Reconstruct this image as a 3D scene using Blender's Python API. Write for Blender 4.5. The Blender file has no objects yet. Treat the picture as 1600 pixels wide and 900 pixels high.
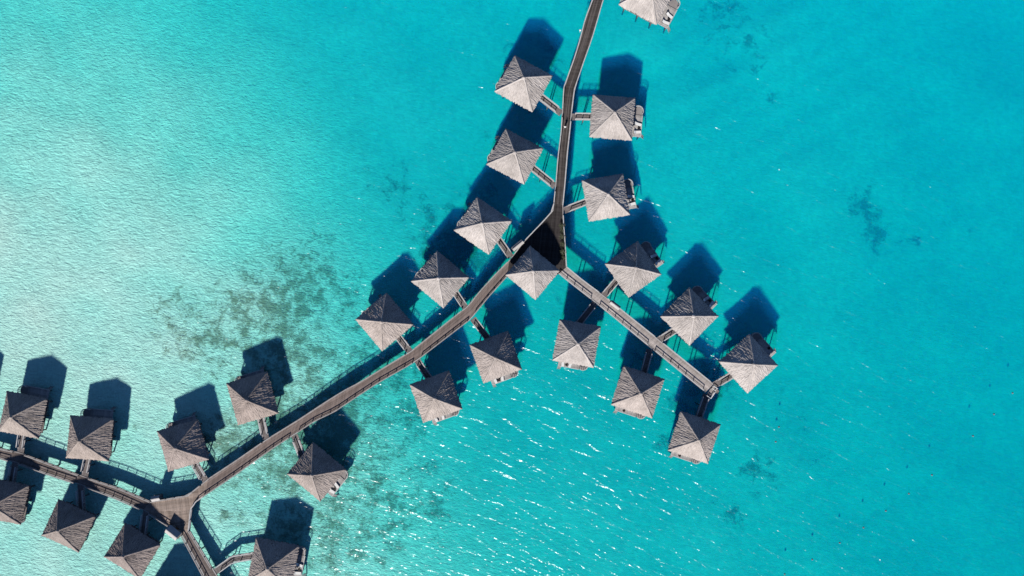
import bpy, math, random
import numpy as np
from mathutils import Vector, Matrix

random.seed(7)
rng = np.random.default_rng(11)
R = math.radians
scene = bpy.context.scene
col = scene.collection

# ------------------------------------------------------------------ camera
FPX = 1294.0                      # focal length in photo pixels (1600 wide)
H = 210.0
TILT = math.atan(50.0 / FPX)      # the point straight below sits a little under the centre
cam_d = bpy.data.cameras.new('camera')
cam_d.sensor_width = 36.0
cam_d.lens = 36.0 * FPX / 1600.0
cam_d.clip_start = 1.0
cam_d.clip_end = 6000.0
cam = bpy.data.objects.new('camera', cam_d)
cam.location = (0, 0, H)
cam.rotation_euler = (TILT, 0, 0)
col.objects.link(cam)
scene.camera = cam
ROT = Matrix.Rotation(TILT, 3, 'X')


def W(px, py, z=0.0):
    """photo pixel -> world point on the plane at height z"""
    d = ROT @ Vector(((px - 800.0) / FPX, (450.0 - py) / FPX, -1.0))
    t = (z - H) / d.z
    return Vector((d.x * t, d.y * t, z))


# ------------------------------------------------------------------ light
SUN_EL = R(34.5)
SUN_H = Vector((-0.27, -0.963)).normalized()
sdir = Vector((SUN_H.x * math.cos(SUN_EL), SUN_H.y * math.cos(SUN_EL), math.sin(SUN_EL)))
sun_d = bpy.data.lights.new('sun', 'SUN')
sun_d.energy = 5.0
sun_d.angle = R(2.4)
sun_d.color = (1.0, 0.955, 0.9)
sun = bpy.data.objects.new('sun', sun_d)
sun.rotation_euler = sdir.to_track_quat('Z', 'Y').to_euler()
sun.location = (-60, -200, 300)
col.objects.link(sun)

world = bpy.data.worlds.new('World')
scene.world = world
world.use_nodes = True
nt = world.node_tree
nt.nodes.clear()
sky = nt.nodes.new('ShaderNodeTexSky')
sky.sky_type = 'NISHITA'
sky.sun_disc = False
sky.air_density = 0.45
sky.dust_density = 0.0
sky.ozone_density = 5.0
sky.sun_elevation = SUN_EL
sky.sun_rotation = math.atan2(SUN_H.x, SUN_H.y)
bg = nt.nodes.new('ShaderNodeBackground')
bg.inputs['Strength'].default_value = 0.1
wo = nt.nodes.new('ShaderNodeOutputWorld')
nt.links.new(sky.outputs[0], bg.inputs[0])
nt.links.new(bg.outputs[0], wo.inputs[0])

scene.view_settings.view_transform = 'Standard'
scene.view_settings.look = 'None'
scene.view_settings.gamma = 1.0
scene.view_settings.exposure = 0.1
scene.render.engine = 'CYCLES'
scene.cycles.max_bounces = 6
scene.cycles.diffuse_bounces = 0
scene.cycles.glossy_bounces = 2
scene.cycles.transparent_max_bounces = 12
scene.cycles.volume_bounces = 3
try:
    scene.cycles.use_denoising = True
    scene.cycles.denoiser = 'OPENIMAGEDENOISE'
    scene.cycles.denoising_prefilter = 'ACCURATE'
except Exception:
    pass


# ------------------------------------------------------------------ node helpers
class NT:
    def __init__(self, name):
        self.m = bpy.data.materials.new(name)
        self.m.use_nodes = True
        self.t = self.m.node_tree
        self.t.nodes.clear()
        self.out = self.t.nodes.new('ShaderNodeOutputMaterial')

    def n(self, typ, **kw):
        nd = self.t.nodes.new('ShaderNode' + typ)
        for k, v in kw.items():
            setattr(nd, k, v)
        return nd

    def l(self, a, b):
        self.t.links.new(a, b)

    def val(self, node, key, v):
        if hasattr(v, 'node'):
            self.l(v, node.inputs[key])
        else:
            node.inputs[key].default_value = v

    def noise(self, vec, scale, detail=3.0, rough=0.55, distort=0.0):
        nd = self.n('TexNoise')
        self.l(vec, nd.inputs['Vector'])
        nd.inputs['Scale'].default_value = scale
        nd.inputs['Detail'].default_value = detail
        nd.inputs['Roughness'].default_value = rough
        nd.inputs['Distortion'].default_value = distort
        return nd.outputs['Fac']

    def mapping(self, vec, scale=(1, 1, 1), rot=(0, 0, 0), loc=(0, 0, 0)):
        if any(rot):                     # turn first, then stretch
            r = self.n('Mapping')
            self.l(vec, r.inputs['Vector'])
            r.inputs['Rotation'].default_value = rot
            vec = r.outputs[0]
        nd = self.n('Mapping')
        self.l(vec, nd.inputs['Vector'])
        nd.inputs['Scale'].default_value = scale
        nd.inputs['Location'].default_value = loc
        return nd.outputs[0]

    def math(self, op, a, b=0.0, clamp=False):
        nd = self.n('Math', operation=op, use_clamp=clamp)
        self.val(nd, 0, a)
        self.val(nd, 1, b)
        return nd.outputs[0]

    def smooth(self, x, lo, hi, to0=0.0, to1=1.0):
        nd = self.n('MapRange', interpolation_type='SMOOTHSTEP')
        self.val(nd, 'Value', x)
        nd.inputs['From Min'].default_value = lo
        nd.inputs['From Max'].default_value = hi
        nd.inputs['To Min'].default_value = to0
        nd.inputs['To Max'].default_value = to1
        return nd.outputs[0]

    def lin(self, x, lo, hi, to0, to1):
        nd = self.n('MapRange')
        self.val(nd, 'Value', x)
        nd.inputs['From Min'].default_value = lo
        nd.inputs['From Max'].default_value = hi
        nd.inputs['To Min'].default_value = to0
        nd.inputs['To Max'].default_value = to1
        return nd.outputs[0]

    def mixc(self, f, a, b, mode='MIX'):
        nd = self.n('Mix', data_type='RGBA', blend_type=mode)
        self.val(nd, 0, f)
        for k, v in ((6, a), (7, b)):
            if hasattr(v, 'node'):
                self.l(v, nd.inputs[k])
            else:
                nd.inputs[k].default_value = (*v, 1.0)
        return nd.outputs[2]

    def scalec(self, c, f):
        nd = self.n('VectorMath', operation='SCALE')
        if hasattr(c, 'node'):
            self.l(c, nd.inputs[0])
        else:
            nd.inputs[0].default_value = c
        self.val(nd, 'Scale', f)
        return nd.outputs[0]

    def bump(self, h, dist, strength=1.0, normal=None):
        nd = self.n('Bump')
        self.l(h, nd.inputs['Height'])
        nd.inputs['Distance'].default_value = dist
        nd.inputs['Strength'].default_value = strength
        if normal is not None:
            self.l(normal, nd.inputs['Normal'])
        return nd.outputs[0]

    def princ(self, color, rough=0.8, normal=None, spec=0.3, metal=0.0):
        p = self.n('BsdfPrincipled')
        if hasattr(color, 'node'):
            self.l(color, p.inputs['Base Color'])
        else:
            p.inputs['Base Color'].default_value = (*color, 1.0)
        self.val(p, 'Roughness', rough)
        p.inputs['Specular IOR Level'].default_value = spec
        p.inputs['Metallic'].default_value = metal
        if normal is not None:
            self.l(normal, p.inputs['Normal'])
        self.l(p.outputs[0], self.out.inputs['Surface'])
        return self.m


def mat_plain(name, c, rough=0.7, var=0.25, scale=3.0, spec=0.3):
    s = NT(name)
    tc = s.n('TexCoord').outputs['Object']
    f = s.noise(tc, scale, 4)
    return s.princ(s.scalec(c, s.lin(f, 0.25, 0.75, 1 - var, 1 + var)), rough,
                   s.bump(f, 0.01, 0.6), spec)


def mat_thatch(name, base):
    s = NT(name)
    uv = s.n('UVMap', uv_map='UVMap').outputs[0]
    oi = s.n('ObjectInfo')
    off = s.n('CombineXYZ')
    s.l(s.math('MULTIPLY', oi.outputs['Random'], 57.0), off.inputs[0])
    s.l(s.math('MULTIPLY', oi.outputs['Random'], 31.0), off.inputs[1])
    ad = s.n('VectorMath', operation='ADD')
    s.l(uv, ad.inputs[0])
    s.l(off.outputs[0], ad.inputs[1])
    v = ad.outputs[0]
    strand = s.noise(s.mapping(v, (6.5, 0.9, 1)), 1.0, 5, 0.68, 0.5)
    tuft = s.noise(s.mapping(v, (3.2, 1.6, 1)), 1.0, 4, 0.65, 0.8)
    patch = s.noise(s.mapping(v, (0.35, 0.22, 1)), 1.0, 3, 0.5)
    wv = s.n('TexWave', wave_type='BANDS', bands_direction='Y', wave_profile='SAW')
    s.l(v, wv.inputs['Vector'])
    wv.inputs['Scale'].default_value = 0.55
    wv.inputs['Distortion'].default_value = 2.2
    wv.inputs['Detail'].default_value = 3
    wv.inputs['Detail Scale'].default_value = 2.0
    h = s.math('ADD', s.math('MULTIPLY', strand, 0.6), s.math('MULTIPLY', tuft, 0.45))
    h = s.math('ADD', h, s.math('MULTIPLY', wv.outputs['Fac'], 0.035))
    c = s.scalec(base, s.lin(strand, 0.3, 0.72, 0.72, 1.2))
    c = s.scalec(c, s.lin(patch, 0.3, 0.7, 0.78, 1.14))
    c = s.mixc(1.0, c, oi.outputs['Color'], 'MULTIPLY')
    c = s.scalec(c, s.lin(oi.outputs['Random'], 0, 1, 0.9, 1.08))
    c = s.mixc(s.smooth(tuft, 0.55, 0.8, 0, 0.5), c, (base[0] * 0.62, base[1] * 0.55, base[2] * 0.5))
    return s.princ(c, 0.95, s.bump(h, 0.17, 1.0), 0.1)


def mat_planks(name, base, var=0.2, weather=(0.3, 0.29, 0.28), wmix=0.35):
    """decking: boards run across the walk (v = metres along it)"""
    s = NT(name)
    uv = s.n('UVMap', uv_map='UVMap').outputs[0]
    sep = s.n('SeparateXYZ')
    s.l(uv, sep.inputs[0])
    u, v = sep.outputs[0], sep.outputs[1]
    vb = s.math('DIVIDE', v, 0.19)
    board = s.math('FLOOR', vb)
    fr = s.math('FRACT', vb)
    wn = s.n('TexWhiteNoise', noise_dimensions='1D')
    s.l(board, wn.inputs['W'])
    gap = s.smooth(s.math('ABSOLUTE', s.math('SUBTRACT', fr, 0.5)), 0.43, 0.49)
    streak = s.noise(s.mapping(uv, (2.4, 0.035, 1)), 1.0, 3, 0.6)
    blot = s.noise(s.mapping(uv, (0.5, 0.35, 1)), 1.0, 4, 0.6)
    c = s.scalec(base, s.lin(wn.outputs['Value'], 0, 1, 1 - var, 1 + var))
    c = s.mixc(s.smooth(streak, 0.42, 0.68, 0, wmix), c, weather)
    lane = s.noise(s.mapping(uv, (0.95, 0.006, 1)), 1.0, 2, 0.5)
    c = s.scalec(c, s.lin(lane, 0.3, 0.7, 0.66, 1.36))
    c = s.scalec(c, s.lin(blot, 0.3, 0.7, 0.8, 1.18))
    c = s.mixc(s.math('MULTIPLY', gap, 0.7), c, (0.02, 0.017, 0.015))
    h = s.math('SUBTRACT', s.math('MULTIPLY', blot, 0.3), gap)
    return s.princ(c, 0.82, s.bump(h, 0.012, 0.7), 0.2)


M = {}
M['thatch'] = mat_thatch('weathered_thatch', (0.545, 0.492, 0.455))
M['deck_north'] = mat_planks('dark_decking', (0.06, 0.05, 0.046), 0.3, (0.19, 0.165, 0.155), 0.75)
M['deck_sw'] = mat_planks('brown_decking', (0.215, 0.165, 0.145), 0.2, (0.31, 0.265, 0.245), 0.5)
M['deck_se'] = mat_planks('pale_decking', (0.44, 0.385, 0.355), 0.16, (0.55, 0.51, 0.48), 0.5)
M['deck_west'] = mat_planks('umber_decking', (0.17, 0.137, 0.123), 0.2, (0.25, 0.22, 0.21), 0.5)
M['deck_fork'] = mat_planks('tan_decking', (0.29, 0.225, 0.185), 0.28, (0.36, 0.30, 0.265), 0.5)
M['deck_gang'] = mat_planks('grey_decking', (0.22, 0.19, 0.18), 0.2, (0.32, 0.30, 0.29), 0.5)
M['deck_terrace'] = mat_planks('terrace_decking', (0.44, 0.41, 0.39), 0.2, (0.55, 0.53, 0.51), 0.5)
M['kerb'] = mat_plain('bleached_timber', (0.42, 0.40, 0.39), 0.8, 0.2, 0.8)
M['kerb_dim'] = mat_plain('grey_timber', (0.30, 0.275, 0.265), 0.8, 0.2, 0.8)
M['rail'] = mat_plain('rail_timber', (0.36, 0.335, 0.32), 0.8, 0.2, 1.5)
M['rail_white'] = mat_plain('pale_rail', (0.55, 0.54, 0.53), 0.6, 0.12, 1.5)
M['pile'] = mat_plain('pile_timber', (0.13, 0.105, 0.085), 0.85, 0.35, 1.3)
M['wall'] = mat_plain('bamboo_wall', (0.25, 0.165, 0.095), 0.75, 0.3, 4.0)
M['door'] = mat_plain('door_wood', (0.13, 0.075, 0.04), 0.6, 0.25, 3.0)
M['frame'] = mat_plain('window_frame', (0.2, 0.14, 0.09), 0.6, 0.2, 3.0)
M['glass'] = mat_plain('window_glass', (0.03, 0.045, 0.05), 0.05, 0.1, 1.0, 0.6)
M['metal'] = mat_plain('handle_metal', (0.4, 0.38, 0.35), 0.35, 0.1, 5.0, 0.5)
M['cushion'] = mat_plain('white_cushion', (0.82, 0.81, 0.78), 0.9, 0.06, 3.0)
M['darkwood'] = mat_plain('dark_wood', (0.022, 0.019, 0.018), 0.6, 0.3, 6.0)
M['hutroof'] = mat_plain('pale_hut_roof', (0.50, 0.475, 0.46), 0.85, 0.16, 2.0)
M['hutwall'] = mat_plain('hut_wall', (0.26, 0.23, 0.21), 0.8, 0.2, 2.0)
M['pot'] = mat_plain('clay_pot', (0.42, 0.38, 0.34), 0.8, 0.2, 5.0)
M['leaf'] = mat_plain('dusty_leaf', (0.075, 0.085, 0.045), 0.7, 0.6, 7.0)
M['buoy'] = mat_plain('buoy_plastic', (0.2, 0.2, 0.2), 0.5, 0.15, 6.0)
M['white'] = mat_plain('white_paint', (0.8, 0.8, 0.79), 0.5, 0.05, 3.0)
M['skin'] = mat_plain('skin', (0.42, 0.26, 0.18), 0.6, 0.1, 8.0)
M['hair'] = mat_plain('dark_hair', (0.02, 0.015, 0.012), 0.6, 0.2, 12.0)
M['cloth'] = mat_plain('white_cloth', (0.84, 0.83, 0.81), 0.9, 0.05, 5.0)
M['trousers'] = mat_plain('grey_cloth', (0.12, 0.11, 0.11), 0.9, 0.1, 5.0)


# ------------------------------------------------------------------ mesh helpers
class MB:
    def __init__(self):
        self.v, self.f, self.uv = [], [], []

    def face(self, idx, uv=None):
        self.f.append(tuple(idx))
        self.uv.append(uv)

    def quad(self, pts, uv=None):
        n = len(self.v)
        self.v += [tuple(p) for p in pts]
        self.face(range(n, n + len(pts)), uv)

    def box(self, c, s, rz=0.0, tilt=None, top=1.0):
        """box with centre c and size s; top scales the upper face"""
        m = Matrix.Rotation(rz, 3, 'Z')
        if tilt is not None:
            m = m @ tilt
        n = len(self.v)
        for k, z in enumerate((-0.5, 0.5)):
            q = top if k else 1.0
            for x, y in ((-0.5, -0.5), (0.5, -0.5), (0.5, 0.5), (-0.5, 0.5)):
                p = m @ Vector((x * s[0] * q, y * s[1] * q, z * s[2]))
                self.v.append((c[0] + p.x, c[1] + p.y, c[2] + p.z))
        for a in ((0, 3, 2, 1), (4, 5, 6, 7), (0, 1, 5, 4), (1, 2, 6, 5), (2, 3, 7, 6), (3, 0, 4, 7)):
            self.face([n + i for i in a])

    def bar(self, a, b, w, h):
        """flat-laid bar from a to b, w wide, h high"""
        a, b = Vector(a), Vector(b)
        d = b - a
        L = d.length
        if L < 1e-4:
            return
        d /= L
        side = Vector((-d.y, d.x, 0))
        side = side.normalized() if side.length > 1e-4 else Vector((1, 0, 0))
        up = d.cross(side) * -1
        up = side.cross(d) * -1 if up.length < 1e-4 else up
        n = len(self.v)
        for p in (a, b):
            for s, t in ((-1, -1), (1, -1), (1, 1), (-1, 1)):
                q = p + side * (s * w / 2) + up * (t * h / 2)
                self.v.append(tuple(q))
        for k in ((0, 3, 2, 1), (4, 5, 6, 7), (0, 1, 5, 4), (1, 2, 6, 5), (2, 3, 7, 6), (3, 0, 4, 7)):
            self.face([n + i for i in k])

    def tube(self, pts, rad, seg=8, cap=True):
        pts = [Vector(p) for p in pts]
        rads = rad if isinstance(rad, (list, tuple)) else [rad] * len(pts)
        n0 = len(self.v)
        for i, p in enumerate(pts):
            d = (pts[min(i + 1, len(pts) - 1)] - pts[max(i - 1, 0)]).normalized()
            a = d.cross(Vector((0, 0, 1)))
            if a.length < 1e-3:
                a = Vector((1, 0, 0))
            a.normalize()
            b = d.cross(a)
            for k in range(seg):
                t = 2 * math.pi * k / seg
                self.v.append(tuple(p + (a * math.cos(t) + b * math.sin(t)) * rads[i]))
        for i in range(len(pts) - 1):
            for k in range(seg):
                a = n0 + i * seg + k
                b = n0 + i * seg + (k + 1) % seg
                self.face((a, b, b + seg, a + seg))
        if cap:
            self.face([n0 + k for k in range(seg)][::-1])
            e = n0 + (len(pts) - 1) * seg
            self.face([e + k for k in range(seg)])

    def lathe(self, prof, seg=16, c=(0, 0, 0)):
        n0 = len(self.v)
        for r, z in prof:
            for k in range(seg):
                t = 2 * math.pi * k / seg
                self.v.append((c[0] + r * math.cos(t), c[1] + r * math.sin(t), c[2] + z))
        for i in range(len(prof) - 1):
            for k in range(seg):
                a = n0 + i * seg + k
                b = n0 + i * seg + (k + 1) % seg
                self.face((a, b, b + seg, a + seg))
        self.face([n0 + k for k in range(seg)][::-1])
        e = n0 + (len(prof) - 1) * seg
        self.face([e + k for k in range(seg)])

    def mesh(self, name, mat, smooth=False):
        me = bpy.data.meshes.new(name)
        me.from_pydata(self.v, [], self.f)
        uvl = me.uv_layers.new(name='UVMap')
        for p in me.polygons:
            u = self.uv[p.index]
            nrm = p.normal
            for k, li in enumerate(p.loop_indices):
                if u is not None:
                    uvl.data[li].uv = u[k]
                else:
                    co = me.vertices[me.loops[li].vertex_index].co
                    uvl.data[li].uv = (co.x, co.y) if abs(nrm.z) > 0.5 else (co.x + co.y, co.z)
            p.use_smooth = smooth
        me.materials.append(mat)
        me.update()
        return me

    def build(self, name, mat, parent=None, smooth=False):
        return put(name, self.mesh(name, mat, smooth), parent)


def put(name, me, parent=None, loc=(0, 0, 0), rot=(0, 0, 0), scale=(1, 1, 1)):
    o = bpy.data.objects.new(name, me)
    o.location, o.rotation_euler, o.scale = loc, rot, scale
    if parent is not None:
        o.parent = parent
    col.objects.link(o)
    return o


def thing(name, label, cat, loc=(0, 0, 0), rz=0.0, group=None, scale=(1, 1, 1)):
    o = put(name, None, None, loc, (0, 0, rz), scale)
    o.empty_display_size = 0.5
    tag(o, label, cat, group)
    return o


def tag(o, label, cat, group=None):
    o['label'] = label
    o['category'] = cat
    if group:
        o['group'] = group


# ------------------------------------------------------------------ seabed
def rbf(pts, vals):
    P = np.array(pts, float)
    n = len(P)

    def phi(r):
        return np.where(r > 1e-6, r * r * np.log(r + 1e-9), 0.0)
    d = np.linalg.norm(P[:, None] - P[None], axis=2)
    A = np.zeros((n + 3, n + 3))
    A[:n, :n] = phi(d) + np.eye(n) * 40.0
    A[:n, n] = 1
    A[:n, n + 1:] = P
    A[n:, :n] = A[:n, n:].T
    w = np.linalg.solve(A, np.concatenate([vals, [0, 0, 0]]))

    def f(X, Y):
        q = np.stack([X.ravel(), Y.ravel()], 1)
        o = np.zeros(len(q))
        for i in range(n):
            o += w[i] * phi(np.linalg.norm(q - P[i], axis=1))
        return (o + w[n] + q @ w[n + 1:]).reshape(X.shape)
    return f


DEPTH = [  # photo pixel, metres of water
    (-40, -30, 1.25), (120, 0, 1.3), (300, 0, 1.9), (450, 0, 2.7), (600, 0, 3.4), (750, 0, 3.7), (900, 0, 3.75), (1200, 0, 3.9), (1640, -30, 4.9),
    (-40, 200, .7), (150, 200, .75), (350, 200, 1.25), (480, 200, 2.0), (600, 200, 3.1), (750, 200, 3.6),
    (-40, 400, .34), (150, 420, .42), (350, 400, .75), (480, 380, 1.35), (560, 350, 2.2), (640, 330, 3.0), (720, 330, 3.4),
    (-40, 600, .34), (150, 600, .4), (350, 580, .55), (480, 560, .85), (560, 500, 1.6), (640, 470, 2.4), (700, 500, 3.0), (800, 420, 3.5),
    (-40, 800, .42), (100, 800, .46), (330, 800, .58), (500, 800, .85), (600, 720, 1.3), (690, 700, 2.3), (770, 620, 3.1),
    (200, 930, .46), (450, 930, .62), (600, 930, 1.0), (750, 920, 1.9), (820, 800, 2.7), (1000, 930, 3.0),
    (950, 700, 3.3), (1000, 500, 3.6), (1150, 600, 3.7), (1000, 250, 3.6), (1200, 400, 3.7), (1200, 820, 3.5),
    (1400, 200, 4.4), (1400, 600, 4.4), (1450, 850, 4.4), (1640, 300, 5.0), (1640, 600, 5.0), (1640, 930, 4.9),
]
dfun = rbf([tuple(W(a, b)[:2]) for a, b, _ in DEPTH], np.array([c for _, _, c in DEPTH]))

ALGAE = [  # photo pixel, radii in pixels, density
    (560, 790, 130, 90, .24), (440, 470, 105, 70, .34), (470, 650, 120, 70, .30), (300, 520, 90, 60, .22), (650, 800, 80, 70, .2),
    (455, 450, 70, 35, .55), (440, 485, 62, 26, .85), (500, 405, 45, 35, .5), (475, 430, 60, 40, .3), (330, 515, 75, 30, .45),
    (312, 552, 30, 26, .7), (430, 565, 42, 45, .95), (505, 552, 30, 22, .7), (265, 490, 35, 20, .35), (560, 530, 40, 40, .45),
    (425, 640, 45, 26, .95), (575, 600, 50, 28, .7), (620, 570, 35, 20, .6), (700, 372, 36, 30, 1.0), (732, 385, 30, 34, .95), (720, 395, 50, 40, .6), (745, 300, 30, 25, .45), (610, 290, 30, 25, .4), (850, 60, 30, 30, .5),
    (690, 420, 40, 20, .7), (745, 425, 30, 25, .7), (640, 330, 22, 22, .5), (600, 268, 24, 18, .35), (520, 662, 42, 40, .9), (500, 700, 45, 40, .8),
    (560, 760, 75, 50, .55), (660, 785, 40, 26, .62), (530, 850, 50, 45, .55), (600, 820, 50, 30, .42), (380, 690, 60, 28, .6),
    (430, 735, 60, 30, .5), (420, 800, 60, 40, .35), (350, 690, 30, 20, .6), (620, 660, 60, 35, .5), (655, 655, 20, 14, .7), (450, 830, 30, 30, .6),
    (340, 745, 30, 14, .5), (1360, 325, 22, 30, .9), (1378, 360, 14, 18, .7), (1385, 385, 30, 16, .45), (1150, 804, 16, 10, .95), (1145, 822, 14, 8, .6),
    (1190, 745, 26, 16, .85), (1215, 158, 11, 6, .9), (1100, 10, 30, 14, .6), (1130, 30, 22, 16, .55), (1150, 50, 30, 20, .5), (1190, 60, 26, 20, .5), (1150, 5, 22, 10, .7),
    (1190, 102, 30, 9, .55), (1210, 15, 10, 10, .6), (1125, 555, 30, 34, .62), (1095, 585, 26, 20, .8), (1060, 640, 22, 22, .75),
    (1125, 610, 34, 24, .6), (1085, 640, 26, 22, .7), (1030, 690, 20, 10, .7), (1048, 705, 18, 16, .75), (1110, 790, 26, 18, .4), (1265, 665, 8, 10, .5),
    (1275, 718, 12, 8, .55), (1490, 330, 30, 20, .3), (1520, 360, 26, 18, .35), (1430, 382, 8, 6, .6), (1500, 165, 22, 14, .25),
    (357, 805, 6, 10, .95), (350, 812, 6, 5, .8), (865, 500, 22, 18, .4), (905, 470, 30, 16, .5), (990, 560, 24, 20, .55), (820, 700, 10, 6, .35),
    (230, 670, 20, 12, .35), (170, 730, 40, 15, .3), (1000, 350, 26, 20, .3), (800, 70, 20, 14, .4), (845, 78, 20, 18, .45), (780, 220, 30, 22, .4), (760, 300, 24, 20, .45),
    (640, 250, 40, 30, .2), (1100, 100, 60, 25, .28), (1060, 180, 40, 30, .2), (1240, 600, 60, 50, .18), (1200, 700, 60, 60, .22),
]


def axis(lo, hi, step):
    core = list(np.arange(lo, hi + 1e-6, step))
    far = [8, 20, 45, 90, 180, 360, 720, 1400]
    return np.array([lo - d for d in far[::-1]] + core + [hi + d for d in far])


xs = axis(-152, 152, 1.0)
ys = axis(-92, 100, 1.0)
GX, GY = np.meshgrid(xs, ys)
CX, CY = np.clip(GX, -150, 150), np.clip(GY, -90, 98)
DD = np.clip(dfun(CX, CY), 0.36, 5.0)
pz = np.zeros_like(GX)
for k in range(26):                      # low sand swells
    a = rng.uniform(0, math.tau)
    kk = math.tau / rng.uniform(9, 40)
    pz += 0.012 * np.sin(kk * (GX * math.cos(a) + GY * math.sin(a)) + rng.uniform(0, 6.28))
for k in range(5):                       # long parallel sand bars on the deep side
    pz += (0.018 + 0.05 * np.exp(-((GX - 62) / 32.0) ** 2 - ((GY - 62) / 22.0) ** 2)) * np.sin(math.tau / (7.0 + 2.6 * k) * (GX * (-0.5 + .12 * k) + GY * 0.866) + k * 1.7) * np.clip((DD - 2.4) / 1.0, 0, 1)
for k in range(9):                       # broad hollows on the deep side
    a = rng.uniform(0, math.tau)
    kk = math.tau / rng.uniform(22, 60)
    pz += 0.09 * np.sin(kk * (GX * math.cos(a) + GY * math.sin(a)) + rng.uniform(0, 6.28)) * np.clip((DD - 2.6) / 1.2, 0, 1)
DZ = DD + pz
dens = np.zeros_like(GX)
WX, WY = GX.copy(), GY.copy()
for k in range(14):                      # uneven outlines for the weed beds
    a = rng.uniform(0, math.tau)
    kk = math.tau / rng.uniform(5, 22)
    ph = kk * (GX * math.cos(a) + GY * math.sin(a)) + rng.uniform(0, 6.28)
    WX += 0.55 / kk * 0.35 * np.sin(ph)
    WY += 0.55 / kk * 0.35 * np.cos(ph * 1.13 + k)
for (a, b, rx, ry, s) in ALGAE:
    c = W(a, b, -2.5)
    q = ((WX - c.x) / (rx / 5.0)) ** 2 + ((WY - c.y) / (ry / 5.0)) ** 2
    dens = 1 - (1 - dens) * (1 - s * 0.80 * np.exp(-q * 0.9))
me = bpy.data.meshes.new('seabed')
ny, nx = GX.shape
me.from_pydata(np.stack([GX.ravel(), GY.ravel(), -DZ.ravel()], 1).tolist(), [],
               [(j * nx + i, j * nx + i + 1, (j + 1) * nx + i + 1, (j + 1) * nx + i)
                for j in range(ny - 1) for i in range(nx - 1)])
at = me.attributes.new('algae', 'FLOAT', 'POINT')
at.data.foreach_set('value', dens.ravel().astype(np.float32))
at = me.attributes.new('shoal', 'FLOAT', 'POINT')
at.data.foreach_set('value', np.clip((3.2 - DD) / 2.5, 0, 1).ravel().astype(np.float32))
for p in me.polygons:
    p.use_smooth = True

s = NT('coral_sand')
pos = s.n('NewGeometry').outputs['Position']
alg = s.n('Attribute', attribute_name='algae').outputs['Fac']
shoal = s.n('Attribute', attribute_name='shoal').outputs['Fac']
n1 = s.noise(pos, 0.30, 6, 0.62, 0.4)
n2 = s.noise(pos, 1.4, 5, 0.7, 0.6)
n3 = s.noise(pos, 0.045, 4, 0.55)
fine = s.noise(pos, 2.6, 4, 0.7)
mot = s.math('ADD', s.math('MULTIPLY', n1, 0.56), s.math('MULTIPLY', n2, 0.32))
mot = s.math('ADD', mot, s.math('MULTIPLY', fine, 0.12))
mot = s.math('ADD', s.math('MULTIPLY', s.math('SUBTRACT', mot, 0.5), 1.7), 0.5)
x = s.math('ADD', mot, s.math('MULTIPLY', alg, 0.36))
mask = s.math('MULTIPLY', s.smooth(x, 0.605, 0.88), s.smooth(alg, 0.02, 0.35))
mask = s.math("MULTIPLY", mask, 0.8)
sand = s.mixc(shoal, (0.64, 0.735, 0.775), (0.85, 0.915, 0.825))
sand = s.scalec(sand, s.lin(n2, 0.25, 0.75, 0.90, 1.06))
sand = s.scalec(sand, s.lin(n3, 0.3, 0.7, 0.93, 1.03))
n4 = s.noise(pos, 0.55, 3, 0.6, 0.5)
sand = s.scalec(sand, s.lin(n4, 0.3, 0.7, 0.87, 1.09))
weed = s.mixc(fine, (0.07, 0.078, 0.035), (0.30, 0.28, 0.15))
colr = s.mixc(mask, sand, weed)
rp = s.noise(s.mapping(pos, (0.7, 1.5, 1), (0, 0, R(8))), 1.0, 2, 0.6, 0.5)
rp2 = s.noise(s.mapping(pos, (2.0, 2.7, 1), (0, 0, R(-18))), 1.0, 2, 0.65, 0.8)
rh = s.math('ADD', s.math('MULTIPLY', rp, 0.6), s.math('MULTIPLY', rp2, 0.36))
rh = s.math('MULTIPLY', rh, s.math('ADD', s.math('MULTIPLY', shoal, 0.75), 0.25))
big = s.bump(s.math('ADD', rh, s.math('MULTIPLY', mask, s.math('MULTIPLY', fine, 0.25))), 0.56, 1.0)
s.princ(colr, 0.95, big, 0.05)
me.materials.append(s.m)
sb = put('seabed', me)
sb['kind'] = 'structure'


def depth_at(x, y):
    return float(np.clip(dfun(np.array([[x]]), np.array([[y]]))[0, 0], 0.5, 4.1))


# ------------------------------------------------------------------ water
s = NT('lagoon_water')
pos = s.n('NewGeometry').outputs['Position']
w1 = s.noise(s.mapping(pos, (0.13, 0.52, 0.0), (0, 0, R(24))), 1.0, 1, 0.5, 0.4)
w2 = s.noise(s.mapping(pos, (0.8, 1.5, 0.0), (0, 0, R(17))), 1.0, 1, 0.5, 0.4)
gust = s.noise(s.mapping(pos, (1, 1, 0)), 0.03, 3, 0.5)
wh = s.math('ADD', s.math('MULTIPLY', w1, 0.62), s.math('MULTIPLY', w2, 0.2))
wh = s.math('MULTIPLY', wh, s.lin(gust, 0.3, 0.7, 0.8, 1.2))
nb = s.bump(wh, 1.02, 1.0)
geo = s.n('NewGeometry')
dt = s.n('VectorMath', operation='DOT_PRODUCT')
s.l(geo.outputs['Normal'], dt.inputs[0]); s.l(geo.outputs['Incoming'], dt.inputs[1])
cs = s.math('SUBTRACT', 1.0, s.math('ABSOLUTE', dt.outputs['Value']), True)
frs = s.math('ADD', s.math('MULTIPLY', s.math('POWER', cs, 5.0), 0.98), 0.02)
tr = s.n('BsdfTransparent')
tr.inputs['Color'].default_value = (0.985, 0.99, 0.99, 1)
gl = s.n('BsdfGlossy')
gl.inputs['Roughness'].default_value = 0.22
s.l(nb, gl.inputs['Normal'])
mx = s.n('MixShader')
s.l(frs, mx.inputs[0])
s.l(tr.outputs[0], mx.inputs[1])
s.l(gl.outputs[0], mx.inputs[2])
s.l(mx.outputs[0], s.out.inputs['Surface'])
ab = s.n('VolumeAbsorption')
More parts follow.
